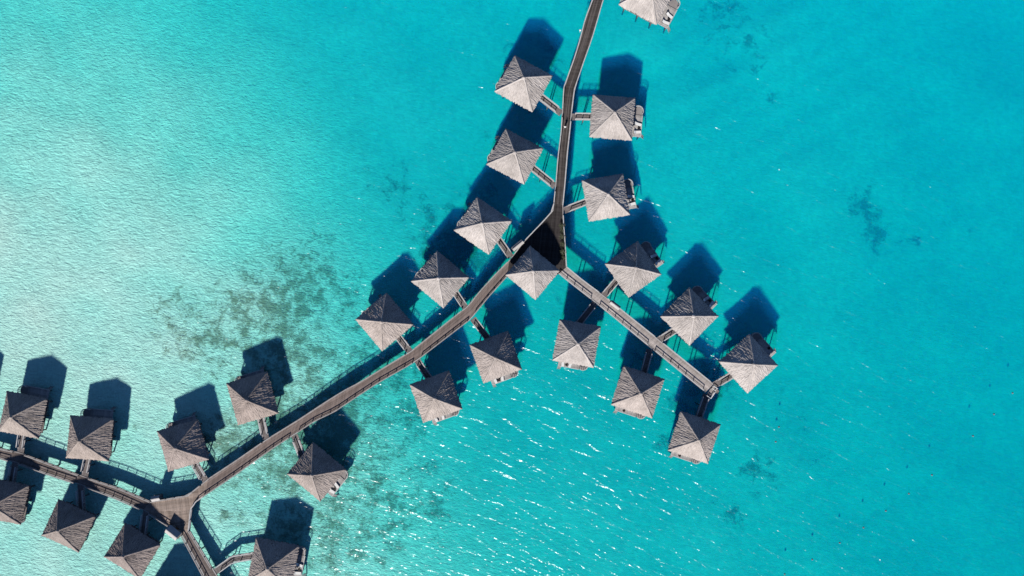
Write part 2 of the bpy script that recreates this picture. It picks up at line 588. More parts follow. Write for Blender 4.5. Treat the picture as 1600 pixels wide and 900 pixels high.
ABS = (0.55, 0.024, 0.002)
dn = 0.6
ab.inputs['Color'].default_value = tuple(1 - a / dn for a in ABS) + (1.0,)
ab.inputs['Density'].default_value = dn
scv = s.n('VolumeScatter')
scv.inputs['Color'].default_value = (0.0, 0.36, 1.0, 1)
scv.inputs['Density'].default_value = 0.095
scv.inputs['Anisotropy'].default_value = -0.3
addv = s.n('AddShader')
s.l(ab.outputs[0], addv.inputs[0])
s.l(scv.outputs[0], addv.inputs[1])
s.l(addv.outputs[0], s.out.inputs['Volume'])
b = MB()
b.box((0, 4, -4.5), (2900, 2800, 9.0))
wat = b.build('water', s.m)
wat['kind'] = 'structure'

# ------------------------------------------------------------------ shared house meshes
HALF, EAVE, RISE = 5.25, 4.7, 5.2


def roof_mesh(seed, rise=RISE, bulge=0.12, nu=96, nv=24):
    rg = random.Random(seed)
    b = MB()
    sl = math.hypot(HALF, rise)
    ca, sa = HALF / sl, rise / sl        # slope direction (inwards, up)
    for k in range(4):
        rot = Matrix.Rotation(k * math.pi / 2, 3, 'Z')
        grid = []
        ph = [rg.uniform(0, 6.28) for _ in range(6)]
        tufts = [[rg.uniform(0, 1) for _ in range(96)] for _ in range(9)]   # bundles running down the slope

        def bundle(x, t):
            fx = (x + HALF) / (2 * HALF) * 84
            a, f = int(fx), fx - int(fx)
            ft = t * 7.999
            r0, g = int(ft), ft - int(ft)
            u0 = tufts[r0][a] * (1 - f) + tufts[r0][a + 1] * f
            u1 = tufts[r0 + 1][a] * (1 - f) + tufts[r0 + 1][a + 1] * f
            return u0 * (1 - g) + u1 * g
        for j in range(nv + 1):
            t = j / nv
            row = []
            for i in range(nu + 1):
                u = -1 + 2 * i / nu
                x = u * HALF * (1 - t)
                y = -HALF * (1 - t)
                z = rise * t
                off = bulge * math.sin(math.pi * t)
                hipfade = min(1.0, (1 - abs(u)) * 5)
                jit = (0.02 * math.sin(2.1 * x + ph[0] + 3 * t) + 0.012 * math.sin(5.3 * x + ph[1] - 5 * t)
                       + rg.uniform(-0.022, 0.022) + 0.16 * (bundle(x, t) - 0.5)) * hipfade
                if j % 3 == 0 and 0 < j < nv:
                    jit += 0.012 * hipfade
                n_off = off + jit
                yy = y - n_off * sa
                zz = z + n_off * ca
                if j == 0:               # ragged eave
                    e = (0.03 * math.sin(9 * x + ph[2]) + 0.03 * math.sin(17 * x + ph[3]) + rg.uniform(-0.16, 0.26)) * hipfade
                    yy -= e * ca
                    zz -= e * sa
                row.append((rot @ Vector((x, yy, zz)), (x + 20 * k, t * sl)))
            grid.append(row)
        n0 = len(b.v)
        for row in grid:
            b.v += [tuple(p) for p, _ in row]
        wv = nu + 1
        for j in range(nv):
            for i in range(nu):
                a = n0 + j * wv + i
                idx = (a, a + 1, a + 1 + wv, a + wv)
                uvq = [grid[j][i][1], grid[j][i + 1][1], grid[j + 1][i + 1][1], grid[j + 1][i][1]]
                b.face(idx, uvq)
        # eave thickness and underside
        n1 = len(b.v)
        for i in range(wv):
            p = grid[0][i][0]
            b.v.append((p.x * 0.965, p.y * 0.965, p.z - 0.34))
        n2 = len(b.v)
        b.v.append((0, 0, rise - 0.45))
        for i in range(nu):
            b.face((n0 + i + 1, n0 + i, n1 + i, n1 + i + 1), [(i * .3, 0), (i * .3 + .3, 0), (i * .3 + .3, .3), (i * .3, .3)])
            b.face((n1 + i + 1, n1 + i, n2), [(i * .3, 0), (i * .3 + .3, 0), (i * .3, 6)])
    return b.mesh('thatched_roof', M['thatch'])


def hip_mesh(seed, rise=RISE, bulge=0.12):
    rg = random.Random(seed)
    b = MB()
    pts, rad = [], []
    for i in range(15):
        t = i / 14 * 0.97
        q = HALF * (1 - t) - 0.10
        pts.append((q + rg.uniform(-.03, .03), -q + rg.uniform(-.03, .03), rise * t + bulge * 0.8 * math.sin(math.pi * t) + 0.02))
        rad.append(0.22 + rg.uniform(-0.03, 0.04))
    b.tube(pts, rad, 8)
    me = b.mesh('hip_roll', M['thatch'], True)
    return me


def cap_mesh():
    b = MB()
    b.lathe([(0.62, -0.62), (0.60, -0.45), (0.42, -0.1), (0.2, 0.12), (0.04, 0.2)], 12)
    return b.mesh('ridge_cap', M['thatch'], True)


ROOFS = [roof_mesh(i) for i in range(4)]
HIPS = [hip_mesh(i + 10) for i in range(3)]
CAP = cap_mesh()
FLOOR_Z = 2.05

b = MB(); b.box((0, 0, FLOOR_Z - 0.12), (8.7, 8.7, 0.24)); ME_FLOOR = b.mesh('floor', M['deck_gang'])
b = MB()
for sx, sy, wx, wy in ((0, -1, 7.8, .16), (0, 1, 7.8, .16), (-1, 0, .16, 7.44), (1, 0, .16, 7.44)):
    b.box((sx * 3.82, sy * 3.82, FLOOR_Z + 1.6), (wx, wy, 3.2))
ME_WALL = b.mesh('wall', M['wall'])
b = MB(); b.box((0, -3.94, FLOOR_Z + 1.05), (1.1, .08, 2.1)); b.box((0, -4.0, FLOOR_Z + 1.55), (.8, .05, .7)); b.box((0, -4.0, FLOOR_Z + .55), (.8, .05, .7))
ME_DOOR = b.mesh('door', M['door'])
b = MB(); b.tube([(0.42, -4.0, 3.05), (0.42, -4.07, 3.05), (0.30, -4.07, 3.05)], 0.02, 6); ME_HANDLE = b.mesh('handle', M['metal'])
b = MB()
for dx, dz, w, h in ((-.75, 0, .1, 1.4), (.75, 0, .1, 1.4), (0, .65, 1.4, .1), (0, -.65, 1.4, .1), (0, 0, .06, 1.2)):
    b.box((dx, 0, dz), (w, .12, h))
ME_WIN = b.mesh('window', M['frame'])
b = MB(); b.box((0, .02, 0), (1.4, .03, 1.2)); ME_PANE = b.mesh('pane', M['glass'])
b = MB()
for dx in (-1.3, 0, 1.3):
    b.box((dx, 0, 0), (.09, .1, 2.3))
for dz in (-1.1, 1.1):
    b.box((0, 0, dz), (2.69, .096, .1))
ME_SLIDE = b.mesh('glass_door', M['frame'])
b = MB(); b.box((0, .02, 0), (2.5, .03, 2.1)); ME_SLIDEP = b.mesh('pane', M['glass'])
b = MB(); b.tube([(0, 0, -7.0), (0, 0, -2), (0, 0, FLOOR_Z - .24)], [0.19, .18, .17], 8); ME_PILE = b.mesh('pile', M['pile'], True)
TER_Z = 1.25
b = MB()
b.box((0.75, -1.9, TER_Z - .08), (5.4, 3.8, .16))
ME_TER = b.mesh('terrace', M['deck_terrace'])
b = MB()
b.bar((-1.95, -.09, TER_Z - .03), (3.45, -.09, TER_Z - .03), .2, .12)
b.bar((3.36, -.19, TER_Z - .03), (3.36, -3.6, TER_Z - .03), .18, .12)
ME_TEDGE = b.mesh('edge_board', M['rail_white'])
b = MB(); b.lathe([(1.32, TER_Z - .3), (1.36, TER_Z - .28), (1.36, TER_Z - .16), (1.3, TER_Z - .14)], 24, (-2.75, -1.35, 0)); ME_SHOWER = b.mesh('shower_platform', M['kerb_dim'])
b = MB()
arc = [R(a) for a in range(60, 216, 12)]
for q, (z0, rr, ww) in enumerate(((TER_Z + 1.0, 1.3, .14), (TER_Z + .45, 1.3, .07))):
    for a0, a1 in zip(arc[:-1], arc[1:]):
        b.bar((-2.75 + rr * math.cos(a0), -1.35 + rr * math.sin(a0), z0), (-2.75 + rr * math.cos(a1), -1.35 + rr * math.sin(a1), z0), ww, .07)
for a0 in arc[::2]:
    b.box((-2.75 + 1.3 * math.cos(a0), -1.35 + 1.3 * math.sin(a0), TER_Z + .42), (.09, .09, 1.16))
ME_SCREEN = b.mesh('curved_rail', M['rail_white'])
b = MB()
for k in range(5):
    b.box((3.05, .12 + .16 * k, TER_Z - .3 - .38 * k), (.7, .18, .05))
for sx in (-.36, .36):
    b.bar((3.05 + sx, 0.02, TER_Z - .05), (3.05 + sx, .95, TER_Z - 2.2), .06, .12)
ME_LADDER = b.mesh('ladder', M['rail'])
b = MB()
for k in range(3):
    b.box((0.8, 4.5 + .32 * k, FLOOR_Z - .18 - .2 * k), (1.4, .3, .08))
ME_STEP = b.mesh('step', M['deck_terrace'])
b = MB(); b.tube([(0, 0, -7.0), (0, 0, -2), (0, 0, TER_Z - .16)], [0.15, .14, .13], 8); ME_PILE2 = b.mesh('pile', M['pile'], True)

# lounger / table meshes
b = MB()
b.box((0, 0, .26), (.74, 1.95, .07))
for sx in (-.31, .31):
    for sy in (-.85, .8):
        b.box((sx, sy, .112), (.07, .07, .225))
ME_LF = b.mesh('frame', M['darkwood'])
b = MB(); b.box((0, -.28, .345), (.70, 1.32, .10), top=.97); ME_LC = b.mesh('mattress', M['cushion'])
b = MB(); b.box((0, .62, .52), (.70, .74, .10), 0, Matrix.Rotation(R(32), 3, 'X'), .97); ME_LB = b.mesh('backrest', M['cushion'])
b = MB(); b.lathe([(.18, 0), (.18, .03), (.04, .05), (.04, .42), (.36, .43), (.38, .47), (.36, .48)], 16); ME_TBL = b.mesh('side_table', M['darkwood'])

# ------------------------------------------------------------------ houses
NORTH, SWW, SEW, WESTW, SOUTHW = 'north boardwalk', 'long southwest boardwalk', 'southeast boardwalk', 'west boardwalk', 'south boardwalk'
# key: corners (photo px, eave), gangway (house end .. boardwalk end), label, short name, terrace reach in px, furniture
HOUSES = {
    'A': ([(967, 8), (1025, 39), (1056, -19), (998, -50)], [(974, -26), (957, -35)],
          'thatched bungalow cut off by the top edge, its sunny deck at right',
          'bungalow cut by the top edge', 18, 'LLt'),
    'B': ([(804, 86.4), (861.6, 117.6), (832, 177.6), (774.4, 141.6)], [(846, 153), (877, 177)],
          'thatched bungalow left of the dark north boardwalk, the uppermost on that side',
          'uppermost bungalow left of the north boardwalk', 6, 'LL'),
    'C': ([(927, 148), (992.4, 153), (987, 219), (920.6, 214.4)], [(924, 183), (893, 182.5)],
          'thatched bungalow right of the north boardwalk, a white curved rail on its sunlit deck',
          'bungalow with the white curved rail', 17, 'LLt'),
    'D': ([(790, 200.4), (847.6, 231.6), (819, 289.4), (761, 256.4)], [(833, 263.5), (867, 291)],
          'thatched bungalow left of the north boardwalk, second from the top on that side',
          'second bungalow down left of the north boardwalk', 6, 'LL'),
    'E': ([(909.6, 281.6), (973, 271.6), (984, 335), (920, 346.4)], [(915, 316), (881, 329)],
          'thatched bungalow right of the north boardwalk, just above the shaded junction deck',
          'bungalow just above the shaded junction', 16, 'LLt'),
    'F': ([(746, 308), (799, 345), (764, 398), (709, 359.6)], [(780, 376), (798, 401.5)],
          'thatched bungalow beside the small hut on the upper left of the shaded junction',
          'bungalow upper left of the shaded junction', 4, 't'),
    'G': ([(683, 392.4), (733, 433), (693, 481.4), (642.4, 439.4)], [(713.5, 460), (728.5, 483)],
          'thatched bungalow above the southwest boardwalk at its bend, second below the shaded junction',
          'bungalow above the boardwalk bend', 4, ''),
    'H': ([(604, 458), (646, 507), (597, 548.4), (555.6, 499)], [(624, 528), (641, 550)],
          'thatched bungalow above the middle of the southwest boardwalk, right of the dark weed bed',
          'bungalow right of the weed bed', 4, ''),
    'J': ([(828.3, 384.4), (874.4, 422.6), (836.8, 468.8), (790, 429.4)], None,
          'steep thatched pavilion standing on the junction deck where three boardwalks meet', 'junction pavilion', 0, ''),
    'K': ([(996.5, 377.6), (1033, 428), (982.4, 465), (944.8, 411.8)], [(961.5, 440.5), (941.5, 464)],
          'thatched bungalow above the southeast boardwalk, nearest of three to the shaded junction',
          'bungalow above the southeast boardwalk nearest the junction', 17, 'LLt'),
    'L': ([(1077.5, 451), (1123, 493), (1077.5, 539.5), (1030.5, 493.8)], [(1052, 517), (1027, 533)],
          'thatched bungalow above the southeast boardwalk, middle one of the three on that side',
          'middle bungalow above the southeast boardwalk', 16, 'LLt'),
    'N': ([(1171, 522.5), (1215.5, 570.5), (1168, 614), (1123, 565)], [(1141, 587), (1116, 602)],
          'thatched bungalow right of the southeast boardwalk end, the farthest right of all',
          'farthest right bungalow', 16, 't'),
    'O': ([(875, 499), (937.5, 510), (928, 575), (863, 562.5)], [(906, 503), (929, 474)],
          'thatched bungalow directly below the upper end of the southeast boardwalk',
          'bungalow below the upper end of the southeast boardwalk', 8, 'LLt'),
    'P': ([(975, 572.5), (1037.5, 591), (1019, 655), (955, 630.5)], [(1006, 580), (1015, 546)],
          'thatched bungalow below the southeast boardwalk, middle one of three on that side',
          'middle bungalow below the southeast boardwalk', 8, 't'),
    'Q': ([(1063.3, 642.7), (1126, 662.7), (1105.6, 725), (1044.4, 703)], [(1093, 647), (1104, 616)],
          'thatched bungalow straight below the landing at the southeast boardwalk end',
          'bungalow below the southeast boardwalk end', 8, 't'),
    'R': ([(733.6, 538), (794, 518), (815, 576), (756, 599.4)], [(761, 527), (739, 498)],
          'thatched bungalow below the southwest boardwalk bend, deck at its lower right',
          'bungalow below the boardwalk bend', 9, 'LLt'),
    'S': ([(640, 600), (702, 580), (721.6, 637.6), (662, 661.6)], [(669, 588), (651, 562)],
          'thatched bungalow below the middle of the southwest boardwalk, next to pale sparkling water',
          'bungalow below the middle of the southwest boardwalk', 8, 'LL'),
    'T': ([(353.5, 599), (417.8, 580.8), (435, 645.6), (372.6, 664)], [(409, 654), (415.5, 686)],
          'thatched bungalow above the southwest boardwalk, its shadow lying on the dark weed bed',
          'bungalow with its shadow on the weed bed', 6, ''),
    'U': ([(245.6, 672), (307.8, 656.7), (327.8, 716.7), (263, 737.3)], [(307, 727), (322, 753)],
          'thatched bungalow just above the tan forked deck at lower left',
          'bungalow above the forked deck', 7, ''),
    'V': ([(488.7, 692), (542.5, 733.6), (499.5, 782), (448.4, 741)], [(471, 708), (460, 680)],
          'thatched bungalow below the lower half of the southwest boardwalk, white seats at right',
          'bungalow below the lower southwest boardwalk', 9, 'LLt'),
    'X': ([(109.6, 648.6), (176, 655), (171, 721.5), (104.4, 714.4)], [(137, 722), (132, 745)],
          'thatched bungalow above the west boardwalk, second from the left edge',
          'bungalow above the west boardwalk nearer the fork', 10, ''),
    'Y': ([(9.6, 608.6), (73, 625), (61, 686), (0, 673)], [(35, 685), (32, 707)],
          'thatched bungalow above the west boardwalk, touching the left edge',
          'bungalow above the west boardwalk at the left edge', 10, ''),
    'Z': ([(-18, 744), (43, 760), (34.4, 822), (-27, 806)], [(19, 750), (24, 722)],
          'thatched bungalow below the west boardwalk, cut off by the left edge of the photo',
          'bungalow cut by the left edge', 6, ''),
    'AA': ([(91, 780), (148.4, 805.6), (123.3, 865), (66.7, 835)], [(128, 797), (126, 757)],
           'thatched bungalow below the west boardwalk, middle one of three on that side',
           'middle bungalow below the west boardwalk', 4, ''),
    'BB': ([(195.6, 816.7), (250.7, 851), (218, 904.5), (163, 870)], [(224, 834), (229, 796)],
           'thatched bungalow left of the forked deck hut, reaching the bottom edge',
           'bungalow left of the fork hut', 4, ''),
    'CC': ([(400, 839.4), (467.6, 852.6), (454.4, 920), (387, 907)], [(394, 868.2), (364, 873), (335, 894)],
           'thatched bungalow cut off by the bottom edge, reached by a bent gangway',
           'bungalow cut by the bottom edge', 8, 'LLt'),
    'DD': ([(-91.4, 587.6), (-28, 604), (-40, 665), (-101, 652)], [(-66, 660), (-69, 684)],
           'thatched bungalow just outside the left edge, only its shadow tip showing',
           'bungalow outside the left edge', 10, ''),
    'EE': ([(245, 908), (300, 942), (267, 996), (212, 961)], [(292, 965), (345, 953)],
           'thatched bungalow just outside the bottom edge, its shadow left of the south boardwalk',
           'bungalow outside the bottom edge', 4, ''),
}
TINT = {'X': (0.74, 0.69, 0.66), 'Y': (0.77, 0.73, 0.70), 'Z': (0.67, 0.62, 0.60), 'AA': (0.68, 0.64, 0.62), 'BB': (0.67, 0.62, 0.61), 'U': (0.76, 0.70, 0.68), 'T': (0.74, 0.68, 0.65),
        'CC': (0.76, 0.72, 0.70), 'V': (0.72, 0.68, 0.66), 'S': (.88, .84, .81), 'R': (.9, .86, .84), 'H': (.93, .88, .85), 'P': (.9, .86, .84), 'Q': (.9, .87, .85)}   # darker, browner tint painting in the shade among the thatch strands
BUNG = 'thatched bungalows standing over the lagoon'
WALK_Z = 2.05
SCALE_E = (H - EAVE) / FPX        # metres per photo pixel at eave height (near nadir)
gang_ends = []
gang_jobs = []


def add_piles(root, spots, me, name='pile'):
    for (x, y) in spots:
        put(name, me, root, (x, y, 0))


for hi, (key, (cs, gang, label, short, reach, furn)) in enumerate(HOUSES.items()):
    P = [W(a, b2, EAVE) for a, b2 in cs]
    c = sum(P, Vector()) / 4
    # P goes clockwise in the picture
    ex = ((P[1] - P[0]) + (P[2] - P[3])) / 2
    ey = ((P[0] - P[3]) + (P[1] - P[2])) / 2
    ang = math.atan2(ex.y, ex.x)
    ang2 = math.atan2(ey.y, ey.x) - math.pi / 2
    d = (ang2 - ang + math.pi) % math.tau - math.pi
    base = ang + d / 2
    sx, sy = ex.length / (2 * HALF), ey.length / (2 * HALF)
    if gang:
        g = W(*gang[0], WALK_Z)
        want = math.atan2(c.y - g.y, c.x - g.x) - math.pi / 2
    else:
        want = base
    k = round((want - base) / (math.pi / 2))
    rz = base + k * math.pi / 2
    if k % 2:
        sx, sy = sy, sx
    sc = (sx / 0.995, sy / 0.995, 1.0)
    name = 'bungalow' if key != 'J' else 'pavilion'
    root = thing(name, label, 'bungalow' if key != 'J' else 'pavilion', (c.x, c.y, 0), rz, BUNG if key != 'J' else None, sc)
    rm = ROOFS[hi % 4]
    hm = HIPS
    rise = RISE
    ev = EAVE
    if key == 'J':
        rise = 6.4
        rm = roof_mesh(99, rise, 0.35)
        hm = [hip_mesh(70 + q, rise, 0.35) for q in range(3)]
        ev = WALK_Z + 2.75
    tint = TINT.get(key, (1, 1, 1))
    rf = put('thatched_roof', rm, root, (0, 0, ev), (0, 0, (hi // 4 % 4) * math.pi / 2))
    for q in range(4):
        put('hip_roll', hm[(q + hi) % 3], rf, (0, 0, 0), (0, 0, q * math.pi / 2)).color = (*tint, 1)
    put('ridge_cap', CAP, rf, (0, 0, rise + .05)).color = (*tint, 1)
    rf.color = (*tint, 1)
    if key == 'J':
        b = MB(); b.box((0, 0, 1.35), (.28, .28, 2.7)); pm = b.mesh('post', M['wall'])
        for a in (-3.6, 0, 3.6):
            for bb in (-3.6, 0, 3.6):
                if (a, bb) != (0, 0):
                    put('post', pm, root, (a, bb, WALK_Z))
        b = MB(); b.box((0, 0, WALK_Z - .3), (8.6, 8.6, .24)); b.build('floor', M['deck_north'], root)
        add_piles(root, [(a, bb) for a in (-3.6, 0, 3.6) for bb in (-3.6, 0, 3.6)], ME_PILE2)
        continue
    put('floor', ME_FLOOR, root)
    put('wall', ME_WALL, root)
    dr = put('door', ME_DOOR, root)
    put('handle', ME_HANDLE, dr)
    for sgn in (-1, 1):
        w = put('window', ME_WIN, root, (sgn * 3.93, .3, FLOOR_Z + 1.35), (0, 0, sgn * math.pi / 2))
        put('pane', ME_PANE, w)
    w = put('glass_door', ME_SLIDE, root, (.8, 3.95, FLOOR_Z + 1.16), (0, 0, math.pi))
    put('pane', ME_SLIDEP, w)
    add_piles(root, [(a, bb) for a in (-3.8, 0, 3.8) for bb in (-3.8, 0, 3.8)], ME_PILE)
    yT = HALF + reach * SCALE_E / sc[1]
    te = put('terrace', ME_TER, root, (0, yT, 0))
    put('edge_board', ME_TEDGE, te)
    for (a, bb) in ((-1.5, -.4), (3.1, -.4), (.8, -.4)):
        put('pile', ME_PILE2, te, (a, bb, 0))
    sh = put('shower_platform', ME_SHOWER, root, (0, yT, 0))
    put('curved_rail', ME_SCREEN, sh)
    put('pile', ME_PILE2, sh, (-2.75, -1.35, -.2))
    put('ladder', ME_LADDER, root, (0, yT, 0))
    put('step', ME_STEP, root)
    mw = Matrix.Translation((c.x, c.y, 0)) @ Matrix.Rotation(rz, 4, 'Z') @ Matrix.Diagonal((*sc, 1))
    slots = [(0.35, 'curved end'), (2.35, 'ladder end')]
    for q in range(furn.count('L')):
        lx, which = slots[q]
        p = mw @ Vector((lx, yT - 1.05, TER_Z))
        lo = thing('lounger', f'white lounger on deck of {short}, {which}', 'lounger', p,
                   rz + math.pi + (-.22, .12)[q], 'sun loungers on the bungalow decks')
        put('frame', ME_LF, lo); put('mattress', ME_LC, lo); put('backrest', ME_LB, lo)
    if 't' in furn:
        p = mw @ Vector((1.35, yT - .75, TER_Z))
        o = put('side_table', ME_TBL, None, p)
        tag(o, f'dark round table on deck of {short}', 'side table', 'side tables on the bungalow decks')
    if gang:
        pts = [W(a, b2, WALK_Z) for a, b2 in gang]
        inner = mw @ Vector((0, -3.9, 0))
        inner.z = WALK_Z
        d0 = (pts[0] - pts[1]).normalized()
        reach_in = max(0.6, min(2.2, (inner - pts[0]).dot(d0)))
        pts[0] = pts[0] + d0 * reach_in
        gang_ends.append(pts[-1].copy())
        gang_jobs.append((pts, short))


# ------------------------------------------------------------------ boardwalks
def resample(pts, step):
    pts = [Vector(p) for p in pts]
    out = [pts[0]]
    for a, b2 in zip(pts[:-1], pts[1:]):
        n = max(1, int(round((b2 - a).length / step)))
        for i in range(1, n + 1):
            out.append(a.lerp(b2, i / n))
    return out


def by_fraction(pts, n):
    pts = [Vector(p) for p in pts]
    L = [0]
    for a, b2 in zip(pts[:-1], pts[1:]):
        L.append(L[-1] + (b2 - a).length)
    out = []
    for i in range(n + 1):
        t = L[-1] * i / n
        j = min(len(L) - 2, max(k for k in range(len(L)) if L[k] <= t + 1e-6))
        out.append(pts[j].lerp(pts[j + 1], (t - L[j]) / max(1e-6, L[j + 1] - L[j])))
    return out


def offset_line(pts, d):
    out = []
    for i, p in enumerate(pts):
        t = (pts[min(i + 1, len(pts) - 1)] - pts[max(i - 1, 0)])
        t.z = 0
        t.normalize()
        out.append(p + Vector((-t.y, t.x, 0)) * d)
    return out


def railing_runs(edge, inset, ends, gap=1.25):
    """split an edge line into runs that leave the gangway mouths open"""
    line = resample(offset_line(edge, inset), 0.4)
    runs, cur = [], []
    for p in line:
        if any((Vector((p.x, p.y)) - Vector((e.x, e.y))).length < gap for e in ends):
            if len(cur) > 4:
                runs.append(cur)
            cur = []
        else:
            cur.append(p)
    if len(cur) > 4:
        runs.append(cur)
    return runs


def build_rail(root, run, mat, h=.92, every=6):
    b = MB()
    run = list(run)
    post_at = list(range(0, len(run), every))
    if post_at[-1] != len(run) - 1:
        if len(run) - 1 - post_at[-1] < 3 and len(post_at) > 1:
            post_at[-1] = len(run) - 1
        else:
            post_at.append(len(run) - 1)
    up = Vector((0, 0, 1))
    for a, c2 in zip(post_at[:-1], post_at[1:]):
        b.bar(run[a] + up * h, run[c2] + up * h, .22, .08)
        b.bar(run[a] + up * h * .5, run[c2] + up * h * .5, .05, .06)
    for a in post_at:
        b.box((run[a].x, run[a].y, run[a].z + h / 2 + .02), (.18, .18, h + .10))
    return b.build('railing', mat, root)


def build_kerb(root, edge, inset, mat, w=.24, ends=(), name='kerb_board'):
    b = MB()
    ln = offset_line(edge, inset)
    n = len(ln)
    l0, l1 = offset_line(edge, inset - w / 2), offset_line(edge, inset + w / 2)
    for i in range(n):
        for p, dz in ((l0[i], .07), (l1[i], .07), (l0[i], -.26), (l1[i], -.02)):
            b.v.append((p.x, p.y, p.z + dz))
    for i in range(n - 1):
        a, c2 = 4 * i, 4 * i + 4
        b.face((a, c2, c2 + 1, a + 1)); b.face((a + 2, c2 + 2, c2, a)); b.face((a + 1, c2 + 1, c2 + 3, a + 3)); b.face((a + 3, c2 + 3, c2 + 2, a + 2))
    b.face((0, 1, 3, 2)); e = 4 * (n - 1); b.face((e + 2, e + 3, e + 1, e))
    return b.build(name, mat, root)


def ground_edge(px, z):
    return [W(a, b2, z) for a, b2 in px]


def pile_line(root, left, right, step=5.0):
    L = by_fraction(left, max(2, int(sum((a - c2).length for a, c2 in zip(left[:-1], left[1:])) / step)))
    Rr = by_fraction(right, len(L) - 1)
    for a, c2 in zip(L[1:-1], Rr[1:-1]):
        for p in (a.lerp(c2, .14), a.lerp(c2, .86)):
            put('pile', ME_PILE2, root, (p.x, p.y, WALK_Z - .5 - TER_Z + .16))


def boardwalk(label, left, right, deck, kerb, railm, rails=(True, True)):
    """left / right seen when walking from the first point on"""
    root = thing('boardwalk', label, 'boardwalk', (0, 0, 0))
    lw, rw = ground_edge(left, WALK_Z), ground_edge(right, WALK_Z)
    n = max(6, int((lw[0] - lw[-1]).length / 1.6))
    L, Q = by_fraction(lw, n), by_fraction(rw, n)
    b = MB()
    s_acc = 0.0
    acc = [0.0]
    for i in range(n):
        s_acc += ((L[i + 1] + Q[i + 1]) / 2 - (L[i] + Q[i]) / 2).length
        acc.append(s_acc)
    for i in range(n + 1):
        for p, z in ((L[i], 0), (Q[i], 0), (L[i], -.2), (Q[i], -.2)):
            b.v.append((p.x, p.y, p.z + z))
    for i in range(n):
        a, c2 = 4 * i, 4 * i + 4
        wd, wd2 = (L[i] - Q[i]).length, (L[i + 1] - Q[i + 1]).length
        b.face((a + 1, c2 + 1, c2, a), [(wd, acc[i]), (wd2, acc[i + 1]), (0, acc[i + 1]), (0, acc[i])])
        b.face((a + 2, c2 + 2, c2 + 3, a + 3))
        b.face((a, c2, c2 + 2, a + 2)); b.face((a + 3, c2 + 3, c2 + 1, a + 1))
    b.face((0, 2, 3, 1)); e = 4 * n; b.face((e + 1, e + 3, e + 2, e))
    b.build('deck', deck, root)
    build_kerb(root, L, -.14, kerb)
    build_kerb(root, Q, .14, kerb)
    for e, ins, on in ((L, -.12, rails[0]), (Q, .12, rails[1])):
        if on:
            for run in railing_runs(e, ins, gang_ends):
                build_rail(root, run, railm)
    pile_line(root, L, Q)
    return root


def flip(a):
    return a[::-1]


N_L = [(948, -60), (925, 0), (913.6, 30), (906, 60), (897, 90), (880, 138), (878, 174), (876, 206), (871, 246), (868, 284), (864.5, 318)]
N_R = [(966, -60), (943, 0), (934, 32), (927, 56), (921, 74), (913, 96), (905, 120), (898, 140), (894, 172), (892, 194), (887, 240), (883, 290), (880, 320)]
# walking south: left hand is the right side of the picture
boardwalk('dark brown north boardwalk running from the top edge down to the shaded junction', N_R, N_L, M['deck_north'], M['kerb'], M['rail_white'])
SW_O = [(796, 406), (776, 426), (750, 454), (732, 477), (710, 494), (644, 547), (560, 598), (540, 608), (511, 626), (467, 655), (415, 687), (369, 719), (325, 748)]
SW_I = [(792, 433), (766, 462), (742, 491), (736, 499), (680, 542), (654, 562), (640, 571), (589, 600), (557, 621), (523, 644), (491, 659), (464, 677), (428, 700), (369, 742), (320, 775)]
boardwalk('long brown southwest boardwalk between the shaded junction and the tan forked deck', SW_I, SW_O, M['deck_sw'], M['kerb'], M['rail'])
SE_U = [(885.6, 417), (912.5, 439), (942.5, 461), (1027.5, 529), (1115, 600)]
SE_L = [(873, 428), (887.5, 440), (930, 473), (961, 498), (1015, 542.5), (1102, 613)]
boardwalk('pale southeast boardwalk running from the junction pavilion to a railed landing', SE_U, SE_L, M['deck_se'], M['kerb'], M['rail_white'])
W_U = [(-130, 668), (0, 700), (33, 707), (73, 722), (131, 744), (187, 762), (236, 783)]
W_L = [(-130, 684), (0, 716), (29, 724), (73, 740), (122, 756), (178, 777), (224, 797)]
boardwalk('dark umber west boardwalk between the left edge and the tan forked deck', W_U, W_L, M['deck_west'], M['kerb_dim'], M['rail'])
S_L = [(284, 836), (318, 899), (350, 960), (375, 1010)]
S_R = [(297, 829), (340, 900), (372, 960), (398, 1010)]
boardwalk('short grey south boardwalk leaving the forked deck through the bottom edge', S_R, S_L, M['deck_west'], M['kerb'], M['rail'])


def poly_deck(root, name, px, ang, mat, z=WALK_Z, th=.2):
    P = [W(a, b2, z) for a, b2 in px]
    area = sum(P[i].x * P[(i + 1) % len(P)].y - P[(i + 1) % len(P)].x * P[i].y for i in range(len(P)))
    if area < 0:
        P = P[::-1]
    ca, sa = math.cos(ang), math.sin(ang)
    uv = [(p.x * ca + p.y * sa, -p.x * sa + p.y * ca) for p in P]
    b = MB()
    n = len(P)
    b.v += [tuple(p) for p in P] + [(p.x, p.y, p.z - th) for p in P]
    b.face(range(n), uv)
    b.face(list(range(n, 2 * n))[::-1])
    for i in range(n):
        j = (i + 1) % n
        b.face((i, i + n, j + n, j))
    return b.build(name, mat, root)


def deck_edge(root, px, kerb, railm, inset, rail=True, ends=None):
    e = resample(ground_edge(px, WALK_Z), 1.5)
    build_kerb(root, e, inset, kerb)
    if rail:
        for run in railing_runs(e, inset, gang_ends if ends is None else ends):
            build_rail(root, run, railm)


